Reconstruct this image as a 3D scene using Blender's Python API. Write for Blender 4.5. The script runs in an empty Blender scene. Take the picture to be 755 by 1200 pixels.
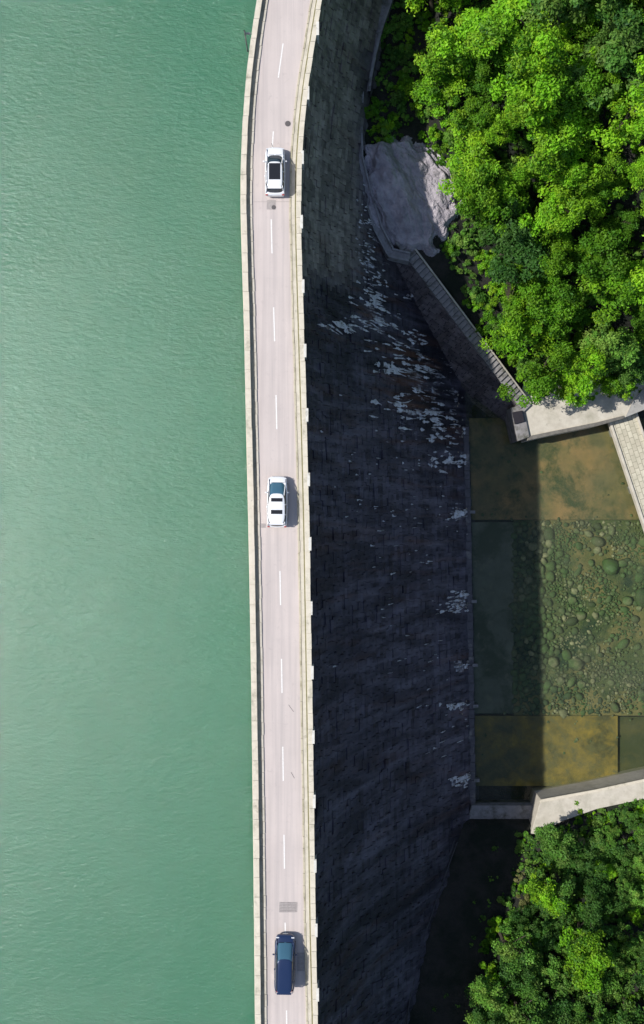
import bpy, bmesh, math, random
import numpy as np
from mathutils import Vector, Matrix
from mathutils import noise as mn
random.seed(7); rng=np.random.default_rng(7)
scene=bpy.context.scene
CAMH=95.0; K=12.0*CAMH
def W(px,py,z):
    s=K/(CAMH-z); return ((px-377.5)/s,(600-py)/s,z)
def PX(x,y,z):
    s=K/(CAMH-z); return (377.5+x*s,600-y*s)
def link(o): scene.collection.objects.link(o); return o
# ---------------- materials
def newmat(name):
    m=bpy.data.materials.new(name); m.use_nodes=True
    nt=m.node_tree; b=nt.nodes['Principled BSDF']; return m,nt,b
def N(nt,t,**k):
    n=nt.nodes.new(t)
    for a,v in k.items(): setattr(n,a,v)
    return n
def mixc(nt,fac,a,b,blend='MIX'):
    n=N(nt,'ShaderNodeMix',data_type='RGBA',blend_type=blend)
    for s,v in ((n.inputs[0],fac),(n.inputs[6],a),(n.inputs[7],b)):
        if isinstance(v,bpy.types.NodeSocket): nt.links.new(v,s)
        elif isinstance(v,(tuple,list)): s.default_value=(*v[:3],1)
        else: s.default_value=v
    return n.outputs[2]
def math_(nt,op,a,b=0.0,c=None,clamp=False):
    n=N(nt,'ShaderNodeMath',operation=op,use_clamp=clamp)
    for s,v in zip(n.inputs,(a,b,c)):
        if v is None: continue
        if isinstance(v,bpy.types.NodeSocket): nt.links.new(v,s)
        else: s.default_value=v
    return n.outputs[0]
def coords(nt,scale=(1,1,1),uv=False,rot=(0,0,0)):
    tc=N(nt,'ShaderNodeTexCoord'); mp=N(nt,'ShaderNodeMapping')
    mp.inputs['Scale'].default_value=scale; mp.inputs['Rotation'].default_value=rot
    nt.links.new(tc.outputs['UV' if uv else 'Object'],mp.inputs[0]); return mp.outputs[0]
def noise(nt,vec,scale,detail=4,rough=.6,dist=0):
    n=N(nt,'ShaderNodeTexNoise'); nt.links.new(vec,n.inputs['Vector'])
    n.inputs['Scale'].default_value=scale; n.inputs['Detail'].default_value=detail
    n.inputs['Roughness'].default_value=rough; n.inputs['Distortion'].default_value=dist
    return n.outputs[0]
def rng_(nt,v,a,b,c=0,d=1):
    n=N(nt,'ShaderNodeMapRange'); nt.links.new(v,n.inputs[0])
    for i,x in enumerate((a,b,c,d)): n.inputs[i+1].default_value=x
    return n.outputs[0]
def bump(nt,b,h,strength=.5,dist=.05):
    n=N(nt,'ShaderNodeBump'); n.inputs['Strength'].default_value=strength; n.inputs['Distance'].default_value=dist
    nt.links.new(h,n.inputs['Height']); nt.links.new(n.outputs[0],b.inputs['Normal'])
def simple(name,c1,c2,scale=1.0,rough=.85,bs=.4,bd=.03,c3=None,s3=.15,th=(.5,.7),spec=.3,c4=None,s4=.4,th4=(.55,.7)):
    m,nt,b=newmat(name); v=coords(nt)
    n1=noise(nt,v,scale,6,.65)
    col=mixc(nt,rng_(nt,n1,.3,.7),c1,c2)
    if c3 is not None:
        n2=noise(nt,v,s3,5,.65,.15); col=mixc(nt,rng_(nt,n2,*th),col,c3)
    if c4 is not None:
        n2=noise(nt,coords(nt,(1,1,1),rot=(0,0,1)),s4,7,.75,.15); col=mixc(nt,rng_(nt,n2,*th4),col,c4)
    nt.links.new(col,b.inputs['Base Color']); b.inputs['Roughness'].default_value=rough
    b.inputs['Specular IOR Level'].default_value=spec
    bump(nt,b,noise(nt,v,scale*4,4),bs,bd); return m
def flat(name,c,rough=.5,metal=0,coat=0,spec=.5):
    m,nt,b=newmat(name); v=coords(nt)
    n=noise(nt,v,6,3); col=mixc(nt,rng_(nt,n,.3,.7,0,.12),c,tuple(x*.7 for x in c))
    nt.links.new(col,b.inputs['Base Color']); b.inputs['Roughness'].default_value=rough
    b.inputs['Metallic'].default_value=metal; b.inputs['Coat Weight'].default_value=coat
    b.inputs['Specular IOR Level'].default_value=spec
    b.inputs['Coat Roughness'].default_value=.05; return m
# ---------------- mesh helpers
def mesh_obj(name,verts,faces,mats=(),fm=None,smooth=False,parent=None):
    me=bpy.data.meshes.new(name); me.from_pydata([tuple(v) for v in verts],[],faces); 
    for m in mats: me.materials.append(m)
    if fm is not None: me.polygons.foreach_set('material_index',np.array(fm,dtype=np.int32))
    if smooth: me.polygons.foreach_set('use_smooth',np.ones(len(faces),dtype=bool))
    me.update(); o=bpy.data.objects.new(name,me); link(o)
    if parent: o.parent=parent
    return o
def prism(name,poly,z0,z1,mat,parent=None,bev=0.0,zs=None):
    a=sum(poly[i][0]*poly[(i+1)%len(poly)][1]-poly[(i+1)%len(poly)][0]*poly[i][1] for i in range(len(poly)))
    if a<0: poly=poly[::-1]; 
    n=len(poly)
    v=[(p[0],p[1],z0) for p in poly]+[(p[0],p[1],z1) for p in poly]
    f=[tuple(range(n))[::-1],tuple(range(n,2*n))]+[(i,(i+1)%n,n+(i+1)%n,n+i) for i in range(n)]
    o=mesh_obj(name,v,f,[mat],parent=parent)
    if bev:
        md=o.modifiers.new('b','BEVEL'); md.width=bev; md.segments=2
    return o
def ribbon(name,ys,xl,xr,z,mat,parent=None,z0=None):
    v=[];f=[];n=len(ys)
    for y,a,b in zip(ys,xl,xr):
        v+= [(a,y,z),(b,y,z)] if z0 is None else [(a,y,z),(b,y,z),(b,y,z0),(a,y,z0)]
    if z0 is None:
        f=[(2*i,2*i+1,2*i+3,2*i+2) for i in range(n-1)]
    else:
        for i in range(n-1):
            for k in range(4):
                k2=(k+1)%4; f.append((4*i+k,4*i+k2,4*i+4+k2,4*i+4+k))
        f+=[(3,2,1,0),(4*n-4,4*n-3,4*n-2,4*n-1)]
    return mesh_obj(name,v,f,[mat],parent=parent)
# ---------------- crest alignment (metres)
pyL=[-600,-400,-200,-100,0,50,100,150,200,250,300,400,500,600,700,800,900,1000,1100,1200,1500,1900]
xLp=[520,430,352,323,302,295,289,285.5,283.5,283.5,285,288,290,292.3,294.3,296,297.3,298.5,299.5,300.5,303,306]
xRp=[600,508,430,400,379,371,363,357.5,354.5,354,355,358,361,363.5,365.3,367,368.5,370,371.5,374,376,380]
yy=np.linspace(-105,98,820)
def sm(vals,o):
    v=np.interp((600-yy*12),pyL,[(p-377.5+o)/12 for p in vals])
    k=np.exp(-np.linspace(-2,2,25)**2); k/=k.sum()
    return np.convolve(np.pad(v,12,mode='edge'),k,'valid')
XLa=sm(xLp,-.5); XRa=sm(xRp,-1.5)
XL=lambda y:np.interp(y,yy,XLa); XR=lambda y:np.interp(y,yy,XRa)
run=lambda d:20.7*(np.maximum(d,0)/35.)**1.3
# ---------------- materials set
M_conc=simple('concrete_light',(.60,.56,.48),(.48,.44,.37),1.2,.85,.3,.02,(.35,.33,.26),.5,(.5,.8),c4=(.24,.23,.18),s4=1.1,th4=(.6,.75))
M_cope=simple('coping_stone',(.68,.62,.51),(.55,.50,.40),1.5,.85,.3,.02,(.30,.28,.20),.8,(.55,.8),c4=(.22,.2,.15),s4=1.6,th4=(.6,.75))
M_white=simple('white_masonry',(.72,.70,.64),(.55,.53,.48),2,.8,.3,.02,(.35,.33,.28),1.5,(.55,.7))
M_kerb=simple('kerb_stone',(.52,.48,.37),(.43,.39,.28),1.5,.85,.3,.02,(.25,.23,.15),.7,(.5,.75))
M_patch=simple('asphalt_patch',(.30,.27,.26),(.42,.38,.36),5,.9,.3,.01)
M_paint=simple('road_paint',(.85,.84,.82),(.68,.66,.63),6,.7,.1,.004)
def road_mat():
    m,nt,b=newmat('road_surface'); v=coords(nt)
    c=mixc(nt,rng_(nt,noise(nt,v,.25,5,.6),.3,.7),(.60,.525,.49),(.53,.465,.435))
    c=mixc(nt,rng_(nt,noise(nt,coords(nt,(2.2,.06,1)),1,5,.6),.42,.72,0,.7),c,(.41,.365,.35))
    c=mixc(nt,rng_(nt,noise(nt,v,9,3,.7),.62,.8,0,.4),c,(.36,.32,.31))
    c=mixc(nt,rng_(nt,noise(nt,v,1.3,5,.75,.6),.58,.75,0,.5),c,(.36,.32,.31))
    c=mixc(nt,rng_(nt,noise(nt,v,30,2,.7),.3,.7,0,.25),c,(.42,.38,.37))
    nt.links.new(c,b.inputs['Base Color']); b.inputs['Roughness'].default_value=.9
    bump(nt,b,noise(nt,v,25,3),.3,.01); return m
M_road=road_mat()
def stone_mat():
    m,nt,b=newmat('dam_masonry')
    za=N(nt,'ShaderNodeAttribute',attribute_name='zone'); sp=N(nt,'ShaderNodeSeparateColor'); nt.links.new(za.outputs['Color'],sp.inputs[0])
    bl=N(nt,'ShaderNodeAttribute',attribute_name='blk'); sb=N(nt,'ShaderNodeSeparateColor'); nt.links.new(bl.outputs['Color'],sb.inputs[0])
    uvs=coords(nt,(1.1,.10,1),uv=True); uvf=coords(nt,(2.0,.30,1),uv=True); uvm=coords(nt,(1,1,1),uv=True); uvb=coords(nt,(.32,.07,1),uv=True)
    rb=math_(nt,'ADD',math_(nt,'MULTIPLY',sb.outputs[0],.6),math_(nt,'MULTIPLY',sb.outputs[1],.4))
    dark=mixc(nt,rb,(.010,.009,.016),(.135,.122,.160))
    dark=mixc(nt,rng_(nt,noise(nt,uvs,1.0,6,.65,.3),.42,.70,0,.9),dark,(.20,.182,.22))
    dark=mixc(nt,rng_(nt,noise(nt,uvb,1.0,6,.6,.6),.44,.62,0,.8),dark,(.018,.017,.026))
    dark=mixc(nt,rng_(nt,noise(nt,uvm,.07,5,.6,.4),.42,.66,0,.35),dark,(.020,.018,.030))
    pale=mixc(nt,rb,(.10,.088,.080),(.40,.345,.30))
    pale=mixc(nt,rng_(nt,noise(nt,uvs,1.2,6,.7,.3),.45,.7,0,.8),pale,(.065,.056,.055))
    pale=mixc(nt,rng_(nt,noise(nt,uvm,.35,5,.7,.3),.5,.7,0,.6),pale,(.46,.40,.34))
    c=mixc(nt,sp.outputs[0],dark,pale)
    wet=math_(nt,'MULTIPLY',sp.outputs[2],rng_(nt,noise(nt,uvs,.9,5,.6,.4),.3,.55),clamp=True)
    c=mixc(nt,wet,c,(.009,.008,.012))
    n=noise(nt,uvf,1.0,5,.62,.5)
    cl=rng_(nt,noise(nt,uvm,.33,4,.6,.3),.38,.62,-.10,.06)
    thr=math_(nt,'SUBTRACT',math_(nt,'SUBTRACT',.82,cl),math_(nt,'MULTIPLY',sp.outputs[1],.30))
    w=math_(nt,'MULTIPLY',math_(nt,'SUBTRACT',n,thr),11,clamp=True)
    wc=mixc(nt,rng_(nt,noise(nt,uvm,.9,4),.4,.6),(.60,.60,.66),(.26,.22,.20))
    c=mixc(nt,w,c,wc)
    br=math_(nt,'MULTIPLY',math_(nt,'MULTIPLY',sp.outputs[1],rng_(nt,noise(nt,uvs,.6,4,.6,.5),.52,.68)),.7)
    c=mixc(nt,br,c,(.17,.07,.035))
    nt.links.new(c,b.inputs['Base Color']); b.inputs['Roughness'].default_value=.65; b.inputs['Specular IOR Level'].default_value=.4
    bump(nt,b,noise(nt,uvm,4,5,.7),.9,.1); return m
M_stone=stone_mat()
def block_wall(name,u0,u1,bl,ds,pos,nrm,zonefn,jit=.05,gap=.03,parent=None,keep=None):
    V=[];F=[];UV=[];Z=[];B=[]
    s=0
    for j in range(len(ds)-1):
        d0,d1=ds[j],ds[j+1]; off=random.random()*bl; cr=random.random(); cj=random.gauss(0,jit*.5)
        h=math.dist(pos((u0+u1)/2,d0),pos((u0+u1)/2,d1))
        u=u0-off
        while u<u1:
            L=bl*random.uniform(.7,1.4); a=u+gap/2; c=u+L-gap/2; u+=L
            if keep and not keep((a+c)/2,d0,d1): continue
            jt=random.gauss(0,jit)+cj
            g=gap*.8
            dd0=d0+g*.5; dd1=d1-g*.5
            n=nrm
            P=[Vector(pos(a,dd0)),Vector(pos(c,dd0)),Vector(pos(c,dd1)),Vector(pos(a,dd1))]
            t=[jt+random.gauss(0,jit*.35)+o for o in (-.04,-.04,.06,.06)]
            Fv=[p+n*k for p,k in zip(P,t)]; Bv=[p-n*.35 for p in P]
            i=len(V); V+=Fv+Bv
            F+=[(i,i+3,i+2,i+1),(i,i+1,i+5,i+4),(i+1,i+2,i+6,i+5),(i+2,i+3,i+7,i+6),(i+3,i,i+4,i+7)]
            uv=[(a,s),(c,s),(c,s+h),(a,s+h)]
            UV+=[uv[0],uv[3],uv[2],uv[1], uv[0],uv[1],uv[1],uv[0], uv[1],uv[2],uv[2],uv[1], uv[2],uv[3],uv[3],uv[2], uv[3],uv[0],uv[0],uv[3]]
            z=zonefn((a+c)/2,(d0+d1)/2); r=random.random()
            Z+=[(*z,1)]*20; B+=[(r,cr,0,1)]*20
        s+=h
    o=mesh_obj(name,V,F,[M_stone],parent=parent); me=o.data
    uvl=me.uv_layers.new(name='UVMap'); uvl.data.foreach_set('uv',np.array(UV,dtype=np.float32).ravel())
    for nm,dat in (('zone',Z),('blk',B)):
        ca=me.color_attributes.new(nm,'FLOAT_COLOR','CORNER'); ca.data.foreach_set('color',np.array(dat,dtype=np.float32).ravel())
    return o
# ---------------- DAM
dam=bpy.data.objects.new('stone_dam',None); link(dam)
ysd=np.arange(-100,95,1.0)
ds=[0.0]; 
while ds[-1]<37.5: ds.append(ds[-1]+.56)
def dpos(u,d): return (float(XR(u)+run(d)),u,-d-.02)
def g(x,c,w): return math.exp(-((x-c)/w)**2)
outs=[600,705,780,828,915]
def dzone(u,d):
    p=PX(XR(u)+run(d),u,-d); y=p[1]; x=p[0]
    pale=min(1,max(0,(345-y+12*mn.noise(Vector((u*.3,d*.3,0))))/40))  # paler brown stone towards the north end of the face
    if x>408 and y>60: pale*=max(.25,1-(x-408)/25)
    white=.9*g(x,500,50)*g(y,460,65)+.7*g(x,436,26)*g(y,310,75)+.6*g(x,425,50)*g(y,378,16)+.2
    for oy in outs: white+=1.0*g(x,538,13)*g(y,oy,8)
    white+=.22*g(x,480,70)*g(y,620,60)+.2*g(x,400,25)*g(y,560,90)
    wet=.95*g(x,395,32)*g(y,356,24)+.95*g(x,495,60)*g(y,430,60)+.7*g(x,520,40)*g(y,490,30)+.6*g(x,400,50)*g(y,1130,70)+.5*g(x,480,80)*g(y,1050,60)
    return (pale,min(1,white),min(1,wet))
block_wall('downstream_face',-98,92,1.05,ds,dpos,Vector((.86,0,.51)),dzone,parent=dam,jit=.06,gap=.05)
V=[];F=[]
dsc=list(np.linspace(0,40,28))
for y in ysd:
    xr=float(XR(y)); xl=float(XL(y))
    V.append((xl+.05,y,-45)); V.append((xl+.05,y,-.12)); 
    for d in dsc: V.append((xr+float(run(d))-.16,y,-d-.13))
n=2+len(dsc)
for i in range(len(ysd)-1):
    for k in range(n-1):
        F.append((i*n+k,i*n+k+1,(i+1)*n+k+1,(i+1)*n+k))
M_core=simple('joint_mortar',(.03,.028,.035),(.02,.018,.025),2)
mesh_obj('core',V,F,[M_core],parent=dam)
def face_at(px,py):
    lo,hi=0.,36.
    for _ in range(40):
        d=(lo+hi)/2; y=W(0,py,-d)[1]
        if PX(XR(y)+run(d),y,-d)[0]<px: lo=d
        else: hi=d
    return y,d
V=[];F=[]
NF=Vector((.80,0,.60))
random.seed(11)
for cx,cy,sx,sy,n_,ln,wd in ((400,384,12,3,7,4.6,.20),(429,265,6,30,44,1.1,.10),(437,325,9,18,34,1.6,.12),(440,352,18,9,26,2.8,.17),(430,378,14,6,10,3.6,.2),(468,408,24,10,24,3.0,.18),(478,434,24,5,20,4.2,.24),(462,390,20,8,12,2.2,.15),
   (490,484,28,6,28,4.2,.24),(472,466,20,6,12,3.,.16),(523,510,15,10,34,2.4,.22),(527,542,12,4,24,2.4,.24),(480,542,22,10,14,1.0,.11),(539,602,6,3,22,1.8,.2),(536,700,7,4,22,2.0,.2),(533,712,8,3,18,1.8,.18),(541,780,4,2.5,9,1.2,.16),
   (538,828,7,3,24,2.0,.2),(541,913,7,4,30,1.8,.2),(470,603,22,14,16,1.0,.09),(470,662,24,8,12,1.3,.09),(415,560,25,50,14,.9,.08),(480,800,35,60,16,1.2,.07),(520,600,10,20,10,1.0,.1),(450,720,35,60,14,1.3,.06),(520,870,12,20,8,1.6,.1)):
    for _ in range(n_):
        px=min(547,max(376,random.gauss(cx,sx))); py=random.gauss(cy,sy)
        u,d=face_at(px,py); L_=ln*random.uniform(.3,1.3); w0=wd*random.uniform(.3,1.3); k=9; i=len(V)
        du=random.gauss(0,.06); cv=random.gauss(0,.10)
        for s in range(k):
            f=s/(k-1); dd=min(35.4,d+(f-.5)*L_*.72); uu=u+du*L_*(f-.5)+cv*(f-.5)**2*L_
            ww=w0*math.sin(math.pi*(f**.7*.9+.07))*random.uniform(.25,1.25)+.01
            p=Vector((float(XR(uu)+run(dd)),uu,-dd-.02))+NF*(.15+.02*math.sin(math.pi*f))
            V+=[p+Vector((0,-ww,0))-NF*.07,p+NF*random.uniform(.0,.04)+Vector((0,random.gauss(0,ww*.3),0)),p+Vector((0,ww,0))-NF*.07]
        for s in range(k-1):
            a=i+3*s; F+=[(a,a+1,a+4,a+3),(a+1,a+2,a+5,a+4)]
M_seep=simple('seepage_crust',(.86,.86,.90),(.50,.47,.46),1.2,.7,.8,.05,(.16,.13,.12),.9,(.54,.66))
mesh_obj('seepage_streaks',V,F,[M_seep],parent=dam)
yr=np.arange(-100,95,.5); L=XL(yr); R=XR(yr)
ribbon('upstream_cornice',yr,L-.12,L+.02,-.35,M_cope,dam,z0=-.75)
ribbon('upstream_parapet',yr,L+.03,L+.47,.42,M_cope,dam,z0=-1.0)
def coping(name,off0,off1,z0,z1,base,step,mat,parent):
    V=[];F=[]; y=-100.0
    while y<93:
        y1=y+step*random.uniform(.97,1.03)-.03
        dx=random.uniform(-.025,.025); dz=random.uniform(-.012,.012)
        a0,b0=base(y)+off0+dx,base(y)+off1+dx; a1,b1=base(y1)+off0+dx,base(y1)+off1+dx
        i=len(V)
        V+=[(a0,y,z0),(b0,y,z0),(b1,y1,z0),(a1,y1,z0),(a0+.02,y,z1+dz),(b0-.02,y,z1+dz),(b1-.02,y1,z1+dz),(a1+.02,y1,z1+dz)]
        F+=[(i+4,i+5,i+6,i+7),(i,i+1,i+5,i+4),(i+1,i+2,i+6,i+5),(i+2,i+3,i+7,i+6),(i+3,i,i+4,i+7)]
        y=y1+.03
    return mesh_obj(name,V,F,[mat],parent=parent)
coping('upstream_coping',-.03,.53,.42,.55,lambda y:float(XL(y)),1.9,M_cope,dam)
ribbon('drain_strip',yr,L+.49,L+1.02,.02,M_kerb,dam,z0=-.4)
coping('upstream_kerb',.86,1.08,.02,.13,lambda y:float(XL(y)),1.2,M_conc,dam)
coping('downstream_kerb',-1.12,-.92,.0,.15,lambda y:float(XR(y)),1.2,M_kerb,dam)
ribbon('downstream_footway',yr,R-.93,R-.38,.10,M_conc,dam,z0=-.4)
ribbon('footway_gutter',yr,R-.58,R-.46,.106,simple('moss_gutter',(.13,.13,.06),(.25,.23,.13),3),dam)
ribbon('downstream_parapet',yr,R-.40,R-.02,.52,M_cope,dam,z0=-.9)
coping('downstream_coping',-.43,.06,.52,.64,lambda y:float(XR(y)),1.55,M_cope,dam)
V=[];F=[]
def addbox(V,F,x0,x1,y0,y1,z0,z1):
    i=len(V); V+=[(x0,y0,z0),(x1,y0,z0),(x1,y1,z0),(x0,y1,z0),(x0,y0,z1),(x1,y0,z1),(x1,y1,z1),(x0,y1,z1)]
    F+=[(i+3,i+2,i+1,i),(i+4,i+5,i+6,i+7),(i,i+1,i+5,i+4),(i+1,i+2,i+6,i+5),(i+2,i+3,i+7,i+6),(i+3,i,i+4,i+7)]
y=W(0,1180,0)[1]-36.0
while y<90:
    x=float(XR(y)); 
    addbox(V,F,x-.06,x+.20,y-.65,y+.65,-1.6,.645)
    y+=6.25
mesh_obj('pilasters',V,F,[M_white],parent=dam)
# ---------------- ROAD
road=ribbon('road',yr,L+1.0,R-1.0,.012,M_road)
ribbon('road_base',yr,L+.8,R-1.1,-.02,M_core,dam,z0=-.4)
V=[];F=[]
p=257-103*8
while p<1700:
    y0=W(0,p+40,0)[1]; y1=W(0,p,0)[1]
    if y1<93 and y0>-98:
        for s in range(4):
            a=y0+(y1-y0)*s/4; b=y0+(y1-y0)*(s+1)/4; i=len(V)
            ca=float(XL(a)+XR(a))*.5; cb=float(XL(b)+XR(b))*.5
            V+=[(ca-.055,a,.017),(ca+.055,a,.017),(cb+.055,b,.017),(cb-.055,b,.017)]; F.append((i,i+1,i+2,i+3))
    p+=103
mesh_obj('lane_marking',V,F,[M_paint])
def patch(name,px,py,w,h,mat,z=.022):
    x,y,_=W(px,py,0); w/=12;h/=12
    pts=[(x-w/2+random.uniform(-.04,.04),y-h/2,z),(x+w/2,y-h/2+random.uniform(-.04,.04),z),(x+w/2+random.uniform(-.04,.04),y+h/2,z),(x-w/2,y+h/2+random.uniform(-.04,.04),z)]
    return mesh_obj(name,pts,[(0,1,2,3)],[mat])
M_iron=flat('cast_iron',(.10,.09,.09),.6)
patch('road_repair_patch',318,240,10,11,M_patch); patch('road_repair_patch',338,1063,21,12,M_patch)
patch('road_repair_patch',308.5,616,6,5,M_patch); patch('road_repair_patch',322,236.5,50,.8,M_patch,.021)
patch('road_repair_patch',354,1127,11,22,M_patch)
for px,py,r in((337.5,145,.28),(321,243,.22)):
    x,y,_=W(px,py,0); 
    vs=[(x+r*math.cos(a*math.pi/10),y+r*math.sin(a*math.pi/10),.027) for a in range(20)]
    mesh_obj('manhole_cover',vs,[tuple(range(20))],[M_iron])
M_crack=flat('crack_tar',(.12,.11,.11),.8)
cr=[];cf=[]
for (a,b,c,d) in((338,826,344,834),(318,168,321,176),(341,905,345,912)):
    x,y,_=W(a,b,0);x2,y2,_=W(c,d,0);i=len(cr); cr+=[(x,y,.023),(x+.06,y,.023),(x2+.05,y2,.023),(x2,y2,.023)];cf.append((i,i+1,i+2,i+3))
mesh_obj('road_crack',cr,cf,[M_crack])
V=[];F=[]
for k in range(7):
    for (x0,x1,y0,y1) in ((329,347.5,1057.6+k*1.8,1057.9+k*1.8),): 
        a=W(x0,y0,0);b=W(x1,y1,0);i=len(V);V+=[(a[0],a[1],.026),(a[0],b[1],.026),(b[0],b[1],.026),(b[0],a[1],.026)];F.append((i,i+1,i+2,i+3))
mesh_obj('drain_grating',V,F,[M_iron])
# ---------------- reservoir water
def water_mat():
    m,nt,b=newmat('reservoir_water'); v=coords(nt)
    c=mixc(nt,rng_(nt,noise(nt,v,.02,3,.5,.4),.35,.65),(.034,.150,.074),(.042,.172,.092))
    c=mixc(nt,rng_(nt,noise(nt,coords(nt,(.5,1.6,1),rot=(0,0,.5)),.9,5,.65),.35,.7,0,.25),c,(.020,.115,.052))
    nt.links.new(c,b.inputs['Base Color']); b.inputs['Roughness'].default_value=.36; b.inputs['IOR'].default_value=1.33; b.inputs['Specular IOR Level'].default_value=1.0
    n1=noise(nt,coords(nt,(.8,2.0,1),rot=(0,0,.45)),1.5,6,.62,.3)
    bump(nt,b,n1,.7,.14)
    g2=N(nt,'ShaderNodeBsdfGlossy'); g2.inputs['Roughness'].default_value=.075; g2.inputs[0].default_value=(1,1,.95,1)
    bp=N(nt,'ShaderNodeBump'); bp.inputs['Strength'].default_value=1; bp.inputs['Distance'].default_value=.11
    nt.links.new(noise(nt,coords(nt,(.9,2.2,1),rot=(0,0,.45)),3.2,4,.6,.2),bp.inputs['Height']); nt.links.new(bp.outputs[0],g2.inputs['Normal'])
    mx=N(nt,'ShaderNodeMixShader'); mx.inputs[0].default_value=.035
    nt.links.new(b.outputs[0],mx.inputs[1]); nt.links.new(g2.outputs[0],mx.inputs[2]); nt.links.new(mx.outputs[0],nt.nodes['Material Output'].inputs[0])
    return m
yb=np.arange(-100,95,2.0)
vv=[];ff=[]
for y in yb: vv+=[(-600,y,-3),(float(XL(y))+.06,y,-3)]
ff=[(2*i,2*i+1,2*i+3,2*i+2) for i in range(len(yb)-1)]
ie=len(vv); vv+=[(-600,-600,-3),(float(XL(-100))+.06,-600,-3),(-600,600,-3),(float(XL(94))+.06,600,-3)]
ff+=[(ie,ie+1,1,0),(2*len(yb)-2,2*len(yb)-1,ie+3,ie+2)]
mesh_obj('reservoir_water',vv,ff,[water_mat()])
# ---------------- TERRAIN
cN=[(440,-140,-8),(445,0,-13),(418,90,-13.5),(415,180,-13.5),(450,290,-18.8),(478,350,-22.5),(500,0,-13),(600,0,-9),(755,0,-3),(900,0,2),(500,100,-14),(600,100,-11),(755,100,-7),(900,100,-2),
(500,200,-16),(600,200,-15),(755,200,-12),(900,200,-9),(470,250,-16.5),(500,300,-19.5),(550,300,-21),(650,300,-21),(755,300,-20),(900,300,-18),(545,380,-25),(650,380,-27),(755,380,-27),(900,380,-26),
(620,450,-31.2),(700,450,-31.4),(800,450,-31.4),(1000,450,-31),(620,520,-32),(800,520,-32),(500,-200,-4),(755,-200,6),(1000,-100,8)]
cS=[(553,930,-34.5),(545,960,-33.5),(530,985,-31.8),(490,1100,-25),(470,1200,-21),(450,1350,-12),(600,975,-32.2),(625,975,-32),(700,960,-32),(755,935,-32),(1000,910,-32),
(600,1060,-28),(700,1060,-27.5),(800,1060,-27),(560,1150,-23.5),(700,1150,-22),(850,1150,-21),(560,1250,-18.5),(700,1250,-16),(850,1250,-14),(600,1400,-9),(850,1400,-6),(600,880,-34),(850,850,-34)]
def tps(C):
    P=np.array([W(*c) for c in C]); X=P[:,:2]; z=P[:,2]; n=len(z)
    r=np.linalg.norm(X[:,None]-X[None],axis=2); U=np.where(r>0,r*r*np.log(r+1e-9),0)+np.eye(n)*3
    A=np.zeros((n+3,n+3)); A[:n,:n]=U; A[:n,n]=1; A[:n,n+1:]=X; A[n,:n]=1; A[n+1:,:n]=X.T
    w=np.linalg.solve(A,np.r_[z,0,0,0])
    def f(x,y):
        x=np.asarray(x,float);y=np.asarray(y,float)
        r=np.sqrt((x[...,None]-X[:,0])**2+(y[...,None]-X[:,1])**2); U=r*r*np.log(r+1e-9)
        return U@w[:n]+w[n]+w[n+1]*x+w[n+2]*y
    return f
fN=tps(cN); fS=tps(cS)
def yNb(x): return np.interp(x,[-20,9.5,18.5,26.3,27.5,41,90],[32,31,20,13.3,12.2,14.5,18])
def ySb(x): return np.interp(x,[-20,28.0,29.8,44,90],[-40.6,-40.6,-39.6,-36.2,-30])
def terrain(x,y):
    xc=np.clip(x,-6,70); yc=np.clip(y,-85,85)
    n=fN(xc,yc); s=fS(xc,yc)
    far=np.abs(np.asarray(x)-xc)*.15+np.abs(np.asarray(y)-yc)*.12
    n=n+far; s=s+far
    z=np.where(y>yNb(x),np.maximum(n,-32.5),np.where(y<ySb(x),np.maximum(s,-35),-36.7))
    return np.where(np.asarray(x)<XL(np.clip(y,-100,94))+1.2,-30.0,z)
gx=np.r_[np.arange(-420,-10,30),np.arange(-10,62,.6),np.arange(62,420,20)]
gy=np.r_[np.arange(-420,-80,20),np.arange(-80,84,.6),np.arange(84,420,20)]
GX,GY=np.meshgrid(gx,gy); GZ=terrain(GX,GY)
GZ=GZ+np.where(GZ>-36,rng.normal(0,.12,GZ.shape),rng.normal(0,.03,GZ.shape))
nx=len(gx); V=np.stack([GX,GY,GZ],-1).reshape(-1,3)
F=[(j*nx+i,j*nx+i+1,(j+1)*nx+i+1,(j+1)*nx+i) for j in range(len(gy)-1) for i in range(nx-1)]
M_ground=simple('hillside_soil',(.026,.027,.024),(.045,.040,.035),.8,.95,.9,.2,(.015,.020,.014),.3,(.4,.6))
mesh_obj('ground',V,F,[M_ground],smooth=True)
tz=lambda x,y: float(terrain(np.array(x,float),np.array(y,float)))
# ---------------- north wing wall
A=Vector(W(470,293,-18.6)); C=Vector(W(613,482,-31))
wing=bpy.data.objects.new('wing_wall',None); link(wing)
dirw=(C-A); dh=Vector((dirw.x,dirw.y,0)).normalized(); out=Vector((dh.y,-dh.x,0))
if out.x>0: out=-out
Lh=Vector((dirw.x,dirw.y,0)).length
def wpos(u,d):
    t=u/Lh; top=A.z+(C.z-A.z)*t; z=A.z-d
    p=A+dh*u; off=max(0,top-z)*.35
    return (p.x+out.x*off,p.y+out.y*off,z)
wds=[i*.5 for i in range(0,38)]
def wkeep(u,d0,d1): 
    t=u/Lh; top=A.z+(C.z-A.z)*t
    return A.z-d0<=top+.25
block_wall('wall_face',-1,Lh+.3,.95,wds,wpos,(out*.94+Vector((0,0,.33))),lambda u,d:(.40,.12,.1),parent=wing,jit=.06,keep=wkeep,gap=.09)
def wl(u,off,z): p=A+dh*u+out*off; return (p.x,p.y,z)
zt=lambda u:A.z+(C.z-A.z)*u/Lh
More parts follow.
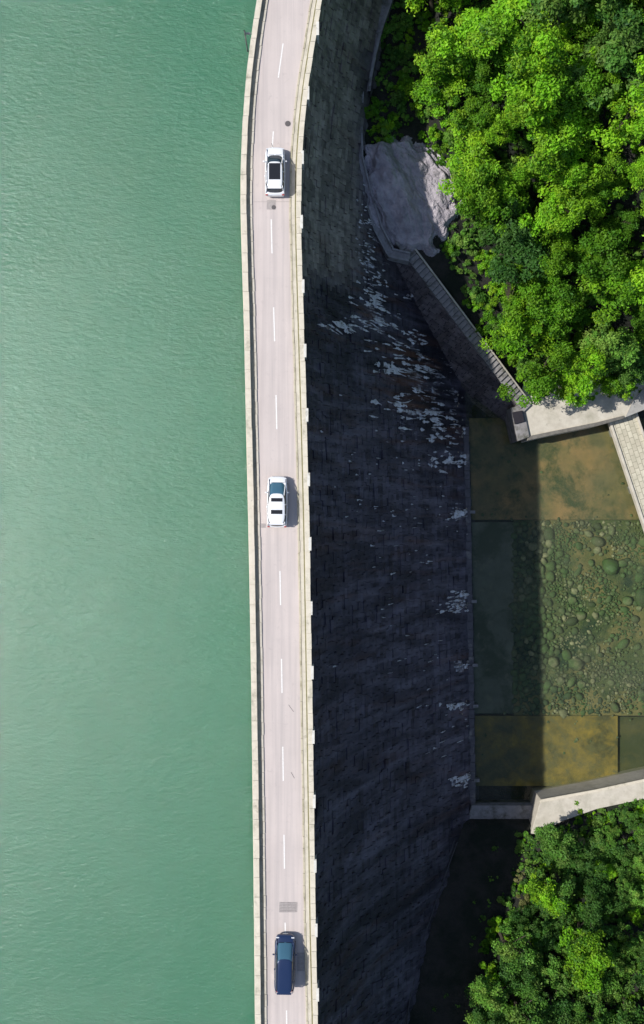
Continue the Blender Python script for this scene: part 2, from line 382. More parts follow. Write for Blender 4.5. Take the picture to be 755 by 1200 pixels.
V=[wl(-1,-.12,zt(-1)-.1),wl(Lh,-.12,zt(Lh)-.1),wl(Lh,-.12+(zt(Lh)+38)*.35,-38),wl(-1,-.12+(zt(-1)+38)*.35,-38),wl(-1,-1.0,zt(-1)-.1),wl(Lh,-1.0,zt(Lh)-.1),wl(Lh,-1.0,-38),wl(-1,-1.0,-38)]
mesh_obj('wall_core',V,[(0,1,2,3),(4,5,1,0),(5,6,2,1),(4,0,3,7),(4,7,6,5)],[M_core],parent=wing)
M_gstone=simple('grey_coping',(.30,.29,.29),(.2,.19,.19),1.5,.85,.4,.03,(.09,.09,.07),.8,(.5,.7))
V=[];F=[]; u=-1
while u<Lh:
    u1=u+.62; z=zt(u)+.22
    i=len(V)
    for zz in (z-.9,z):
        V+=[wl(u,.10,zz),wl(u1-.03,.10,zz),wl(u1-.03,-1.15,zz),wl(u,-1.15,zz)]
    F+=[(i,i+1,i+2,i+3),(i+7,i+6,i+5,i+4),(i,i+4,i+5,i+1),(i+1,i+5,i+6,i+2),(i+2,i+6,i+7,i+3),(i+3,i+7,i+4,i)]
    u=u1
mesh_obj('stepped_coping',V,F,[M_gstone],parent=wing)
V=[];F=[]
for (o0,o1) in((-1.45,-1.25),):
    n=20
    for k in range(n+1):
        uu=-1+(Lh+1)*k/n
        V+=[wl(uu,o0,zt(uu)+.35),wl(uu,o1,zt(uu)+.35),wl(uu,o1,zt(uu)-1),wl(uu,o0,zt(uu)-1)]
    for k in range(n):
        for q in range(4): F.append((4*k+q,4*k+(q+1)%4,4*k+4+(q+1)%4,4*k+4+q))
mesh_obj('drain_edge',V,F,[M_conc],parent=wing)
def pw(pts,z): return [W(a,b,z)[:2] for a,b in pts]
prism('end_pier',pw([(598,478),(613,474),(621,512),(607,517)],-30.6),-37,-30.6,M_gstone,wing,.08)
prism('pier_cap',pw([(601,483),(612,481),(615,494),(604,497)],-30.2),-30.6,-30.2,M_core,wing,.05)
prism('concrete_platform',pw([(612,455),(619,516),(650,509),(700,499),(732,490),(760,470),(760,430),(620,430)],-31),-37,-31,M_conc,bev=.06)
prism('platform_kerb',pw([(619,516),(650,509),(700,499),(732,490),(731,487),(699,495),(649,505),(620,511)],-30.8),-31.2,-30.8,simple('dark_kerb',(.2,.19,.17),(.12,.11,.1),2))
# footbridge
fb=bpy.data.objects.new('stone_footbridge',None); link(fb)
a=W(716,498,-33);b_=W(752,606,-33)
d1=Vector((b_[0]-a[0],b_[1]-a[1],0)); d1.normalize(); pr=Vector((-d1.y,d1.x,0)); 
if pr.x<0: pr=-pr
def fbm():
    m,nt,b=newmat('bridge_paving'); v=coords(nt,rot=(0,0,-math.atan2(d1.y,d1.x)))
    br=N(nt,'ShaderNodeTexBrick'); nt.links.new(v,br.inputs['Vector']); br.inputs['Scale'].default_value=1.0
    br.inputs['Color1'].default_value=(.62,.58,.46,1); br.inputs['Color2'].default_value=(.50,.46,.36,1); br.inputs['Mortar'].default_value=(.26,.24,.18,1)
    br.inputs['Brick Width'].default_value=.9; br.inputs['Row Height'].default_value=.6; br.inputs['Mortar Size'].default_value=.035
    c=mixc(nt,rng_(nt,noise(nt,v,.7,5),.4,.7,0,.5),br.outputs[0],(.33,.31,.23))
    nt.links.new(c,b.inputs['Base Color']); b.inputs['Roughness'].default_value=.9; bump(nt,b,noise(nt,v,6),.4,.03); return m
M_fb=fbm()
A0=Vector((a[0],a[1],0))-d1*.4
def q(u0,u1,o0,o1): return [tuple((A0+d1*u+pr*o)[:2]) for u,o in((u0,o0),(u1,o0),(u1,o1),(u0,o1))]
prism('deck',q(-1.2,42,0,3.6),-33.6,-33,M_fb,fb)
prism('kerb_1',q(-.4,42,-.15,.15),-33.7,-32.75,M_conc,fb,.03); prism('kerb_2',q(-.4,42,3.45,3.75),-33.7,-32.75,M_conc,fb,.03)
for i,u in enumerate((1,9,17,25,33,41)): prism('pier_%d'%i,q(u,u+1,.3,3.3),-37.5,-33.6,M_gstone,fb)
prism('landing_path',pw([(733,489),(760,478),(800,430),(775,430),(742,470)],-30.9),-32,-30.85,simple('path_grey',(.40,.39,.37),(.3,.29,.28),2))
prism('basin_end_wall',pw([(553,944),(626,944),(626,960),(548,960)],-34),-37.5,-34,M_gstone,bev=.05)
prism('retaining_wall',pw([(622,978),(634,937),(700,925),(755,913),(1000,862),(1000,890),(757,936),(700,948),(660,962),(632,976)],-31.4),-37.5,-31.4,M_conc,bev=.06)
prism('retaining_wall_kerb',pw([(632,940),(634,937),(700,925),(755,913),(1000,862),(1000,865),(755,916),(700,928),(636,940)],-31.2),-31.5,-31.2,M_cope)
# ---------------- basin
M_sN=simple('algae_slab_brown',(.21,.17,.08),(.11,.105,.055),.5,.7,.3,.03,(.34,.21,.10),.13,(.46,.64),c4=(.05,.07,.03),s4=.18,th4=(.46,.60))
M_sW=simple('silted_slab',(.17,.185,.165),(.10,.115,.095),.5,.7,.3,.03,(.05,.07,.045),.2,(.48,.62),c4=(.2,.2,.16),s4=.6)
M_sS=simple('algae_slab_mustard',(.30,.21,.05),(.17,.135,.04),.9,.7,.3,.03,(.08,.075,.035),.25,(.44,.60),c4=(.13,.12,.055),s4=.7,th4=(.48,.64))
M_bed=simple('stream_bed_gravel',(.11,.13,.05),(.05,.08,.03),1.4,.8,.9,.1,(.20,.17,.075),.12,(.5,.6),c4=(.016,.042,.022),s4=.14,th4=(.5,.6))
M_deep=simple('silt_dark',(.06,.07,.03),(.035,.048,.02),.4,.8,.3,.05,(.10,.09,.03),.2,(.5,.7))
def rect(name,x0,y0,x1,y1,z,zb,mat): return prism(name,pw([(x0,y0),(x1,y0),(x1,y1),(x0,y1)],z),zb,z,mat)
rect('basin_slab',536,490,900,609,-35.9,-37.4,M_sN)
rect('basin_slab',536,612,602,836,-35.98,-37.4,M_sW)
rect('basin_slab',536,839,724,921,-35.85,-37.4,M_sS)
x0,y1_,_=W(602,609.5,-36.2);x1=75;y0_=W(0,838.5,-36.2)[1]
gx2=np.arange(x0,x1,.35);gy2=np.linspace(y0_,y1_,80);A1,B1=np.meshgrid(gx2,gy2)
Zb=-36.15+.12*np.sin(A1*.7+1.3*np.sin(B1*.4))*np.cos(B1*.5)+rng.normal(0,.03,A1.shape); n2=len(gx2)
mesh_obj('stream_bed',np.stack([A1,B1,Zb],-1).reshape(-1,3),[(j*n2+i,j*n2+i+1,(j+1)*n2+i+1,(j+1)*n2+i) for j in range(len(gy2)-1) for i in range(n2-1)],[M_bed],smooth=True)
rect('stream_silt',724.5,840,1000,915,-36.45,-37.3,M_deep)
bm=bmesh.new(); bmesh.ops.create_icosphere(bm,subdivisions=2,radius=1); ic=np.array([v.co[:] for v in bm.verts]); icf=[[v.index for v in f.verts] for f in bm.faces]; bm.free()
V=[];F=[];col=[];base=0; icf=np.array(icf)
placed=[]
def stone(x,y,z,r):
    global base
    s=np.array([r*random.uniform(.8,1.3),r*random.uniform(.7,1.1),r*random.uniform(.4,.7)])
    v=ic*(1+.2*np.sin(ic@rng.normal(0,2.4,3)+random.random()*6))[:,None]*s
    a=random.random()*6.28; ca,sa=math.cos(a),math.sin(a)
    v=np.stack([v[:,0]*ca-v[:,1]*sa,v[:,0]*sa+v[:,1]*ca,v[:,2]],1)+[x,y,z]
    V.append(v);F.append(icf+base);base+=len(ic); c=random.random(); col.append(np.tile([c,random.random(),0,1],(len(ic),1)))
tries=0
while len(V)<1800 and tries<45000:
    tries+=1
    px=random.uniform(602,800);py=random.uniform(612,836)
    band=px<640
    f=mn.fractal(Vector((px*.014,py*.014,3)),.6,2,4)
    if not band and random.random()>(1 if f>.06 else (.3 if f>-.08 else .04)): continue
    x,y,_=W(px,py,-36.1); r=random.uniform(.35,.62) if band else random.choice([.12,.16,.2,.26,.34,.5,.7,.85])*random.uniform(.8,1.3)
    if any((x-a)**2+(y-b)**2<(.8*(r+c))**2 for a,b,c in placed): continue
    placed.append((x,y,r)); stone(x,y,-36.08+r*.12,r)
for _ in range(90):
    px=random.uniform(556,760);py=random.choice([random.uniform(520,612),random.uniform(835,915),random.gauss(610,3),random.gauss(838,2)]); x,y,_=W(px,py,-35.9)
    stone(x,y,-35.85,random.choice([.05,.08,.13,.2]))
def stonemat():
    m,nt,b=newmat('riverbed_stone'); v=coords(nt)
    a=N(nt,'ShaderNodeAttribute',attribute_name='c'); s=N(nt,'ShaderNodeSeparateColor'); nt.links.new(a.outputs['Color'],s.inputs[0])
    sq=math_(nt,'POWER',s.outputs[0],1.6)
    c=mixc(nt,sq,(.045,.065,.03),(.36,.34,.22)); c=mixc(nt,rng_(nt,noise(nt,v,.18,5,.7),.42,.56,0,.85),c,(.06,.13,.035)); c=mixc(nt,rng_(nt,noise(nt,v,3,4),.4,.7,0,.5),c,(.05,.06,.03))
    c=mixc(nt,rng_(nt,noise(nt,coords(nt,rot=(0,0,2)),.12,5,.7),.52,.62,0,.8),c,(.02,.045,.025))
    nt.links.new(c,b.inputs['Base Color']); b.inputs['Roughness'].default_value=.8; return m
o=mesh_obj('riverbed_stones',np.concatenate(V),np.concatenate(F).tolist(),[stonemat()],smooth=True)
ca=o.data.color_attributes.new('c','FLOAT_COLOR','POINT'); ca.data.foreach_set('color',np.concatenate(col).astype(np.float32).ravel())
m,nt,b=newmat('pool_water'); nt.nodes.remove(b)
outn=nt.nodes['Material Output']; tr=N(nt,'ShaderNodeBsdfTransparent'); tr.inputs[0].default_value=(.89,.93,.82,1)
gl=N(nt,'ShaderNodeBsdfGlossy'); gl.inputs['Roughness'].default_value=.03
bp=N(nt,'ShaderNodeBump'); bp.inputs['Distance'].default_value=.02; bp.inputs['Strength'].default_value=.5; nt.links.new(noise(nt,coords(nt),2.5,4),bp.inputs['Height']); nt.links.new(bp.outputs[0],gl.inputs['Normal'])
fr=N(nt,'ShaderNodeFresnel'); fr.inputs[0].default_value=1.33
df=N(nt,'ShaderNodeBsdfDiffuse'); df.inputs[0].default_value=(.16,.18,.12,1)
mx0=N(nt,'ShaderNodeMixShader'); nt.links.new(rng_(nt,noise(nt,coords(nt),.1,6,.7),.35,.7,.02,.25),mx0.inputs[0]); nt.links.new(tr.outputs[0],mx0.inputs[1]); nt.links.new(df.outputs[0],mx0.inputs[2])
mx=N(nt,'ShaderNodeMixShader'); nt.links.new(fr.outputs[0],mx.inputs[0]); nt.links.new(mx0.outputs[0],mx.inputs[1]); nt.links.new(gl.outputs[0],mx.inputs[2]); nt.links.new(mx.outputs[0],outn.inputs[0])
mesh_obj('pool_water',[(10,-46,-35.35),(90,-46,-35.35),(90,24,-35.35),(10,24,-35.35)],[(0,1,2,3)],[m])
V=[];F=[]
y=W(0,500,-34.8)[1]; ye=W(0,940,-34.8)[1]
while y>ye:
    x=float(XR(y)+run(35)); addbox(V,F,x-1.1,x+.45+random.uniform(-.05,.05),y-1.13,y,-37,-34.75+random.uniform(-.05,.05)); y-=1.18
mesh_obj('toe_ledge',V,F,[simple('toe_stone',(.15,.14,.15),(.08,.076,.085),1.5,.85,.4,.03,(.26,.24,.22),.8,(.55,.7))])
V=[];F=[]
for py in outs:
    y=W(0,py,-34.5)[1]; x=float(XR(y)+run(35))
    addbox(V,F,x+.3,x+1.0,y-.2,y+.2,-36.8,-34.6)
mesh_obj('drain_outlets',V,F,[M_gstone])
V=[];F=[];base=0;col=[]
for py,n_,sp_ in((600,9,4),(705,22,5),(780,4,4),(828,8,4),(915,12,4),(500,14,5),(540,10,4),(470,8,8)):
    for k in range(n_):
        yc=W(0,py+random.gauss(0,sp_),-33)[1]; d=random.uniform(32.5,34.8)
        stone(float(XR(yc)+run(d))+.02,yc,-d,random.uniform(.08,.22))
mesh_obj('mineral_crust',np.concatenate(V),np.concatenate(F).tolist(),[simple('mineral',(.40,.37,.34),(.12,.11,.10),2.5,.9,.6,.05,(.5,.38,.24),1.2,(.52,.65))],smooth=True)
def channel(name,pts,w,mat,lift=.35,rim=.2):
    P=[Vector(W(*p)) for p in pts]; Q=[]
    for i in range(len(P)-1):
        for k in range(8): Q.append(P[i].lerp(P[i+1],k/8))
    Q.append(P[-1]); V=[];F=[]
    for i,p in enumerate(Q):
        t=(Q[min(i+1,len(Q)-1)]-Q[max(i-1,0)]); t.z=0; t.normalize(); nn=Vector((-t.y,t.x,0))
        prof=[(-w/2-rim,-1.2),(-w/2-rim,lift),(-w/2,lift),(-w/2,lift-.35),(w/2,lift-.35),(w/2,lift),(w/2+rim,lift),(w/2+rim,-1.2)]
        for a_,h in prof: V.append(p+nn*a_+Vector((0,0,h)))
    for i in range(len(Q)-1):
        for k in range(7): F.append((8*i+k,8*i+k+1,8*i+9+k,8*i+8+k))
    return mesh_obj(name,V,F,[mat])
M_chan=simple('channel_stone',(.34,.325,.33),(.22,.21,.22),1.5,.9,.5,.04,(.09,.09,.07),.6,(.52,.7))
M_chd=simple('channel_dark',(.10,.095,.10),(.05,.05,.055),1.5,.9,.5,.04)
channel('drainage_channel',[(470,-60,-12),(449,0,-12.4),(437,35,-12.5),(430,65,-12.6),(425,90,-12.7),(423,108,-12.8)],1.5,M_chan,.5,.3)
channel('drainage_channel',[(419,150,-13),(420,185,-13.0),(430,225,-14.9),(443,268,-17.0),(458,297,-18.3),(480,302,-18.7)],.7,M_chan,.45)
channel('drainage_channel',[(534,985,-31.1),(514,1040,-27.8),(494,1100,-24.4),(478,1170,-21.4),(468,1260,-17)],.3,M_chd,.3,.12)
V=[];F=[]; x,y,_=W(421,116,-12.5); addbox(V,F,x-.7,x+.5,y-.6,y+.6,-14,-12.0); addbox(V,F,x-.5,x+.3,y-.4,y+.4,-12,-11.9); mesh_obj('valve_chamber',V,F,[M_chan])
# rock outcrop
poly=[(426,182),(445,168),(468,160),(500,172),(520,195),(538,222),(536,250),(520,272),(504,296),(470,300),(448,274),(432,232)]
def inside(x,y,P):
    c=False;j=len(P)-1
    for i in range(len(P)):
        if (P[i][1]>y)!=(P[j][1]>y) and x<(P[j][0]-P[i][0])*(y-P[i][1])/(P[j][1]-P[i][1])+P[i][0]: c=not c
        j=i
    return c
X0,X1,Y0,Y1=3,18,28,44; n_=150
V=[];F=[]
for j in range(n_):
    for i in range(n_):
        x=X0+(X1-X0)*i/(n_-1); y=Y0+(Y1-Y0)*j/(n_-1); t=tz(x,y); p=PX(x,y,t)
        jx=mn.noise(Vector((x*.8,y*.8,0)))*12
        e=sum(inside(p[0]+jx+dx,p[1]+jx+dy,poly) for dx,dy in((8,0),(-8,0),(0,8),(0,-8),(5,5),(-5,-5),(5,-5),(-5,5)))/8
        rr=abs(mn.fractal(Vector((x*.25+y*.12,y*.2,1)),.9,2.1,6))*1.6+abs(mn.noise(Vector((x*.6,y*.6,5))))*.7
        V.append((x,y,t-.6+e*(1.25+rr*.8)))
F=[(j*n_+i,j*n_+i+1,(j+1)*n_+i+1,(j+1)*n_+i) for j in range(n_-1) for i in range(n_-1)]
mesh_obj('rock_outcrop',V,F,[simple('granite_rock',(.46,.42,.45),(.27,.25,.275),.8,.9,.9,.2,(.56,.51,.53),.3,(.5,.68),c4=(.17,.16,.16),s4=.45,th4=(.55,.75))])
# ---------------- foliage
def leafmat(name,lo,hi,yel):
    m,nt,b=newmat(name); a=N(nt,'ShaderNodeAttribute',attribute_name='c'); s=N(nt,'ShaderNodeSeparateColor'); nt.links.new(a.outputs['Color'],s.inputs[0])
    oi=N(nt,'ShaderNodeObjectInfo')
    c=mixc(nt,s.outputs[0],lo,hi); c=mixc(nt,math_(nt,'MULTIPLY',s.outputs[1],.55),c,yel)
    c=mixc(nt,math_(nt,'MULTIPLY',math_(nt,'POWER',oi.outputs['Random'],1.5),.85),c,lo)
    nt.links.new(c,b.inputs['Base Color']); b.inputs['Roughness'].default_value=.55; b.inputs['Specular IOR Level'].default_value=.25
    tl=N(nt,'ShaderNodeBsdfTranslucent'); nt.links.new(c,tl.inputs[0]); mx=N(nt,'ShaderNodeMixShader'); mx.inputs[0].default_value=.3
    nt.links.new(b.outputs[0],mx.inputs[1]); nt.links.new(tl.outputs[0],mx.inputs[2]); nt.links.new(mx.outputs[0],nt.nodes['Material Output'].inputs[0]); return m
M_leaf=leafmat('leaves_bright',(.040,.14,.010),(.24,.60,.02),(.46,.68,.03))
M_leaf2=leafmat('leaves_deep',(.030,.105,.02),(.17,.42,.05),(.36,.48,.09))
M_leaf3=leafmat('leaves_dry',(.16,.18,.05),(.42,.40,.18),(.55,.47,.28))
M_bark=simple('bark',(.11,.09,.065),(.06,.05,.04),4)
def tube(V,F,p,q_,r0,r1,n=7):
    d=(q_-p).normalized(); s=d.orthogonal().normalized(); t=d.cross(s); i=len(V)
    for c,r in((p,r0),(q_,r1)):
        for k in range(n): a=k*2*math.pi/n; V.append(tuple(c+s*math.cos(a)*r+t*math.sin(a)*r))
    F+=[(i+k,i+(k+1)%n,i+n+(k+1)%n,i+n+k) for k in range(n)]
def tree_mesh(name,R,Hc,trunk,puffs,lp,ls,mat,seed,nl_=5):
    r=np.random.default_rng(seed); random.seed(seed)
    V=[];F=[]
    top=Vector((r.normal(0,.3),r.normal(0,.3),max(trunk,.5)))
    if trunk>0:
        tube(V,F,Vector((0,0,-1)),top*.5,.24,.18); tube(V,F,top*.5,top,.18,.12)
    cs=[]
    lobes=[(r.normal(0,R*.5,2),r.uniform(.3,.75)*R,r.uniform(-.6,.65)*Hc) for _ in range(nl_)]
    for k in range(puffs):
        lc,lr,lz=lobes[k%nl_]
        a=r.uniform(0,6.283); ph=math.acos(r.uniform(-.1,1)); 
        x=lc[0]+lr*math.sin(ph)*math.cos(a); y=lc[1]+lr*math.sin(ph)*math.sin(a); z=trunk+lz+Hc*.75*math.cos(ph)
        cs.append((x,y,z,r.uniform(.22,.82)*R/2.6))
    if trunk>0:
        for k in range(0,puffs,max(1,puffs//9)):
            x,y,z,_=cs[k]; tube(V,F,top*random.uniform(.5,.95),Vector((x,y,z-.2)),.09,.03,5)
    nb=len(V); nf=len(F); leafV=[];C=[]
    for (x,y,z,pr) in cs:
        n=int(lp*(pr/(.6*R/2.6))**1.6)
        d=r.normal(0,1,(n,3)); d[:,2]=np.abs(d[:,2])*1.0-.25; d/=np.linalg.norm(d,axis=1)[:,None]
        rad=pr*(r.uniform(.45,1.1,n)+.4*(r.uniform(0,1,n)>.88))[:,None]
        c=np.array([x,y,z])+d*rad*[1,1,.75]
        nn=d*.6+r.normal(0,.5,(n,3))+[0,0,.45]; nn/=np.linalg.norm(nn,axis=1)[:,None]
        t=np.cross(nn,r.normal(0,1,(n,3))); t/=np.linalg.norm(t,axis=1)[:,None]; u=np.cross(nn,t)
        l=(ls*r.uniform(.6,1.35,n))[:,None]; w=l*.48
        q4=np.stack([c-t*l, c+u*w-nn*.02, c+t*l-nn*l*.25, c-u*w],1)
        leafV.append(q4.reshape(-1,3))
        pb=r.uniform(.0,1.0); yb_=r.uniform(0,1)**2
        v=np.clip(pb+r.normal(0,.16,n)+.35*(d[:,2]-.3),0,1); yv=np.clip(yb_+r.normal(0,.2,n),0,1)  # upper leaves of each clump coloured lighter: light from above painted in
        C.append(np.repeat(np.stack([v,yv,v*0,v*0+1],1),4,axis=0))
    LV=np.concatenate(leafV); nl=len(LV)//4
    AV=np.concatenate([np.array(V,dtype=float).reshape(-1,3),LV]) if nb else LV
    faces=F+(np.arange(nl*4).reshape(-1,4)+nb).tolist()
    me=bpy.data.meshes.new(name); me.from_pydata(AV.tolist(),[],faces); me.materials.append(M_bark); me.materials.append(mat)
    me.polygons.foreach_set('material_index',np.r_[np.zeros(nf,int),np.ones(nl,int)].astype(np.int32))
    ca=me.color_attributes.new('c','FLOAT_COLOR','POINT'); ca.data.foreach_set('color',np.concatenate([np.tile([.5,.5,0,1],(nb,1)),np.concatenate(C)]).astype(np.float32).ravel() if nb else np.concatenate(C).astype(np.float32).ravel())
    me.update(); return me
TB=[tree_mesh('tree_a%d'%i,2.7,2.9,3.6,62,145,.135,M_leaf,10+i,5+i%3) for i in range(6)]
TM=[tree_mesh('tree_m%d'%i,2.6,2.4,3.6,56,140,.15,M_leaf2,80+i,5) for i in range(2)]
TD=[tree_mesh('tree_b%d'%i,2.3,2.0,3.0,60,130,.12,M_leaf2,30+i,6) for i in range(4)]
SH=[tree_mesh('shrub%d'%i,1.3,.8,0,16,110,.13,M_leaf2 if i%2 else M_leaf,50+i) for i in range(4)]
SD=[tree_mesh('shrubdry%d'%i,1.1,.7,0,10,90,.16,M_leaf3,70+i) for i in range(2)]
def scatter(name,meshes,poly,hc,minD,smin,smax,tries,bounds):
    pts=[]
    for _ in range(tries):
        x=random.uniform(bounds[0],bounds[1]);y=random.uniform(bounds[2],bounds[3])
        if any((x-a)**2+(y-b)**2<(minD*e)**2 for a,b,e in pts): continue
        z=tz(x,y)
        if z<-36: continue
        s=smin+(smax-smin)*random.random()**1.4
        p=PX(x,y,z+hc*s)
        if not inside(p[0]+random.gauss(0,5),p[1]+random.gauss(0,5),poly): continue
        pts.append((x,y,.55+.45*s))
        o=bpy.data.objects.new(name,random.choice(meshes)); link(o); o.location=(x,y,z-.1)
        o.rotation_euler=(random.gauss(0,.12),random.gauss(0,.12),random.random()*6.28); o.scale=(s,s*random.uniform(.85,1.1),s*random.uniform(.75,1.5))
    return pts
upper=[(525,-260),(518,0),(526,60),(534,150),(562,225),(582,300),(597,370),(627,430),(655,458),(720,468),(760,456),(1000,430),(1000,-260)]
lower=[(650,1000),(690,978),(770,955),(1000,930),(1000,1400),(560,1400),(578,1200),(600,1090),(625,1030)]
random.seed(3)
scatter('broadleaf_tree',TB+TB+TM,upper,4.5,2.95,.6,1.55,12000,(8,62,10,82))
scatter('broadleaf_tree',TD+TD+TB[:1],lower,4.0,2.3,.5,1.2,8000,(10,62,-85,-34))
shN=[(450,-60),(452,40),(438,120),(436,160),(470,150),(510,165),(546,225),(546,262),(522,296),(530,320),(565,370),(617,440),(640,462),(720,474),(760,468),(1000,440),(1000,-60)]
shS=[(590,1050),(612,990),(640,985),(690,960),(760,938),(1000,915),(1000,1400),(520,1400),(560,1180)]
def mass(name,meshes,poly,bounds,minD,tries,smin=.5,smax=1.2,lift=0):
    root=bpy.data.objects.new(name,None); link(root); cell={}
    for _ in range(tries):
        x=random.uniform(bounds[0],bounds[1]);y=random.uniform(bounds[2],bounds[3]); k=(int(x/minD),int(y/minD))
        if k in cell: continue
        z=tz(x,y)
        if z<-35.5: continue
        p=PX(x,y,z+.6)
        if not inside(p[0],p[1],poly): continue
        cell[k]=1; o=bpy.data.objects.new('clump',random.choice(meshes)); link(o); o.parent=root; s=random.uniform(smin,smax)
        o.location=(x,y,z-.1+lift); o.rotation_euler=(0,0,random.random()*6.28); o.scale=(s,s,s)
mass('hillside_undergrowth',SH,shN,(4,60,12,70),1.5,6000)
mass('hillside_undergrowth',SH,shS,(8,60,-80,-34),1.5,5000)
mass('bank_scrub',[SH[1],SH[3]],[(520,1100),(575,1000),(600,985),(575,1090),(540,1200),(500,1240)],(8,40,-80,-34),2.8,260,.2,.45)
mass('dry_shrubs',SD,[(592,1030),(625,1010),(660,985),(700,965),(650,1060),(600,1075)],(15,60,-60,-34),2.0,300,.5,1.0,2.5)
# ---------------- vehicles
M_glass=flat('tinted_glass',(.015,.03,.045),.06,0,0,.8); M_rub=flat('tyre_rubber',(.02,.02,.02),.8); M_rim=flat('alloy',(.5,.5,.5),.3,1)
M_black=flat('black_trim',(.015,.015,.017),.25,0,.5); M_red=flat('tail_lamp_red',(.35,.01,.01),.2,0,.5); M_lamp=flat('head_lamp',(.7,.72,.75),.1,0,.8)
M_plate=flat('number_plate',(.7,.7,.66),.5); M_gw=flat('windscreen_glass',(.05,.13,.19),.08,0,0,.8)  # windscreen bluer than the other glass: sky reflection put into its base colour
def car(name,px,py,rz,L,Wd,H,paint,spec):
    root=bpy.data.objects.new(name,None); link(root)
    hw=Wd/2; Y=lambda s:(s-.5)*L
    def loft(nm,st,mat,smooth=True):
        V=[];F=[]
        for (s,w,zt_,zb) in st:
            w*=hw; zm=(zt_+zb)/2
            half=[(0,zt_+.035),(.5*w,zt_+.028),(.84*w,zt_),(.965*w,zt_-.07),(1.0*w,zt_-.2 if zt_-.2>zb else zm),(1.0*w,zb+.12),(.96*w,zb),(0,zb)]
            sec=half+[(-a,z) for a,z in half[-2:0:-1]]
            V+=[(a,Y(s),z) for a,z in sec]
        n=len(sec)
        for i in range(len(st)-1):
            for k in range(n): F.append((i*n+k,(i+1)*n+k,(i+1)*n+(k+1)%n,i*n+(k+1)%n))
        F.append(tuple(range(n))); F.append(tuple(range((len(st)-1)*n,len(st)*n))[::-1])
        o=mesh_obj(nm,V,F,[mat],smooth=smooth,parent=root)
        md=o.modifiers.new('s','SUBSURF'); md.levels=2; md.render_levels=2; return o
    hb=spec.get('hood',.98)
    loft('body',[(0,.74,.72,.45),(.008,.86,.86,.36),(.03,.94,.97,.30),(.1,.985,hb+.02,.26),(.3,1,hb+.01,.24),(.6,1,hb,.24),(.74,.99,hb-.01,.24),(.86,.965,hb-.07,.25),(.94,.90,hb-.14,.28),(.98,.80,hb-.25,.34),(1,.62,hb-.36,.42)],paint)
    gb,gf,tb,tf=spec['gh']; zb=hb-.06
    def outline(y0,y1,w,z,wf=1.0,n=48,e=5.0):
        pts=[]
        for k in range(n):
            a=2*math.pi*k/n; c,s_=math.cos(a),math.sin(a)
            xx=w*math.copysign(abs(c)**(2/e),c); t=math.copysign(abs(s_)**(2/e),s_)
            y=(y0+y1)/2+(y1-y0)/2*t; xx*=1-(1-wf)*max(0,t)
            bow=.10*(1-(xx/w)**2)*(1 if t>0 else -.6)*abs(t)
            pts.append((xx,y+bow,z))
        return pts
    lev=[(gb,gf,.93,zb,.92),((gb*.62+tb*.38),(gf*.62+tf*.38),.885,zb+(H-zb)*.42,.92),((gb*.25+tb*.75),(gf*.27+tf*.73),.83,zb+(H-zb)*.78,.93),(tb,tf,.77,H-.05,.94)]
    V=[];n=48
    for (b0,f0,w,z,wf) in lev: V+=outline(Y(b0),Y(f0),w*hw,z,wf)
    F=[(i*n+k,i*n+(k+1)%n,(i+1)*n+(k+1)%n,(i+1)*n+k) for i in range(3) for k in range(n)]
    fm=[]
    for i in range(3):
        for k in range(n):
            a=2*math.pi*(k+.5)/n; fm.append(1 if .25*math.pi<a<.75*math.pi else 0)
    mesh_obj('greenhouse_glass',V,F,[M_glass,M_gw if spec.get('lightws') else M_glass],fm,smooth=True,parent=root)
    V=[]; rl=[(0,1.0,-.05),(.012,.985,-.018),(.03,.95,.0),(.25,.6,.025),(.45,.15,.035)]
    for ins,ws,dz in rl: V+=outline(Y(tb)+ins*(Y(tf)-Y(tb)),Y(tf)-ins*(Y(tf)-Y(tb)),.785*hw*ws,H+dz,.94)
    F=[(i*n+k,i*n+(k+1)%n,(i+1)*n+(k+1)%n,(i+1)*n+k) for i in range(len(rl)-1) for k in range(n)]; F.append(tuple(range((len(rl)-1)*n,len(rl)*n)))
    mesh_obj('roof',V,F,[paint],smooth=True,parent=root)
    V=[];F=[]
    def strip(P,Q,w):
        i=len(V); P=Vector(P);Q=Vector(Q); d=Vector((0,w,0)); o_=Vector((math.copysign(.025,P.x),0,.02))
        V.extend([P-d+o_,P+d+o_,Q+d+o_,Q-d+o_,P-d-o_,P+d-o_,Q+d-o_,Q-d-o_]); F.extend([(i,i+1,i+2,i+3),(i+4,i+5,i+6,i+7),(i,i+1,i+5,i+4),(i+3,i+2,i+6,i+7),(i,i+3,i+7,i+4),(i+1,i+2,i+6,i+5)])
    for sx in(-1,1):
        strip((sx*.80*hw,Y(gf)+.0,zb+.04),(sx*.70*hw,Y(tf)-.02,H-.02),.07)
        strip((sx*.88*hw,Y(gb)+.06,zb+.04),(sx*.75*hw,Y(tb)+.06,H-.03),.10)
        strip((sx*.925*hw,Y(.46),zb),(sx*.775*hw,Y(.44),H-.04),.045)
        strip((sx*.925*hw,Y(.24),zb),(sx*.775*hw,Y(.25),H-.04),.05)
    mesh_obj('pillars',V,F,[paint],parent=root)
    def bx(nm,x0,x1,y0,y1,z0,z1,mat,bev=.02):
        V=[];F=[];addbox(V,F,x0,x1,y0,y1,z0,z1); o=mesh_obj(nm,V,F,[mat],parent=root)
        md=o.modifiers.new('b','BEVEL'); md.width=bev; md.segments=2; return o
    for i,(a,b_) in enumerate(spec.get('roofglass',[])): bx('sunroof_%d'%(i+1),-.55*hw,.55*hw,Y(a),Y(b_),H-.02,H+.045,M_black,.015)
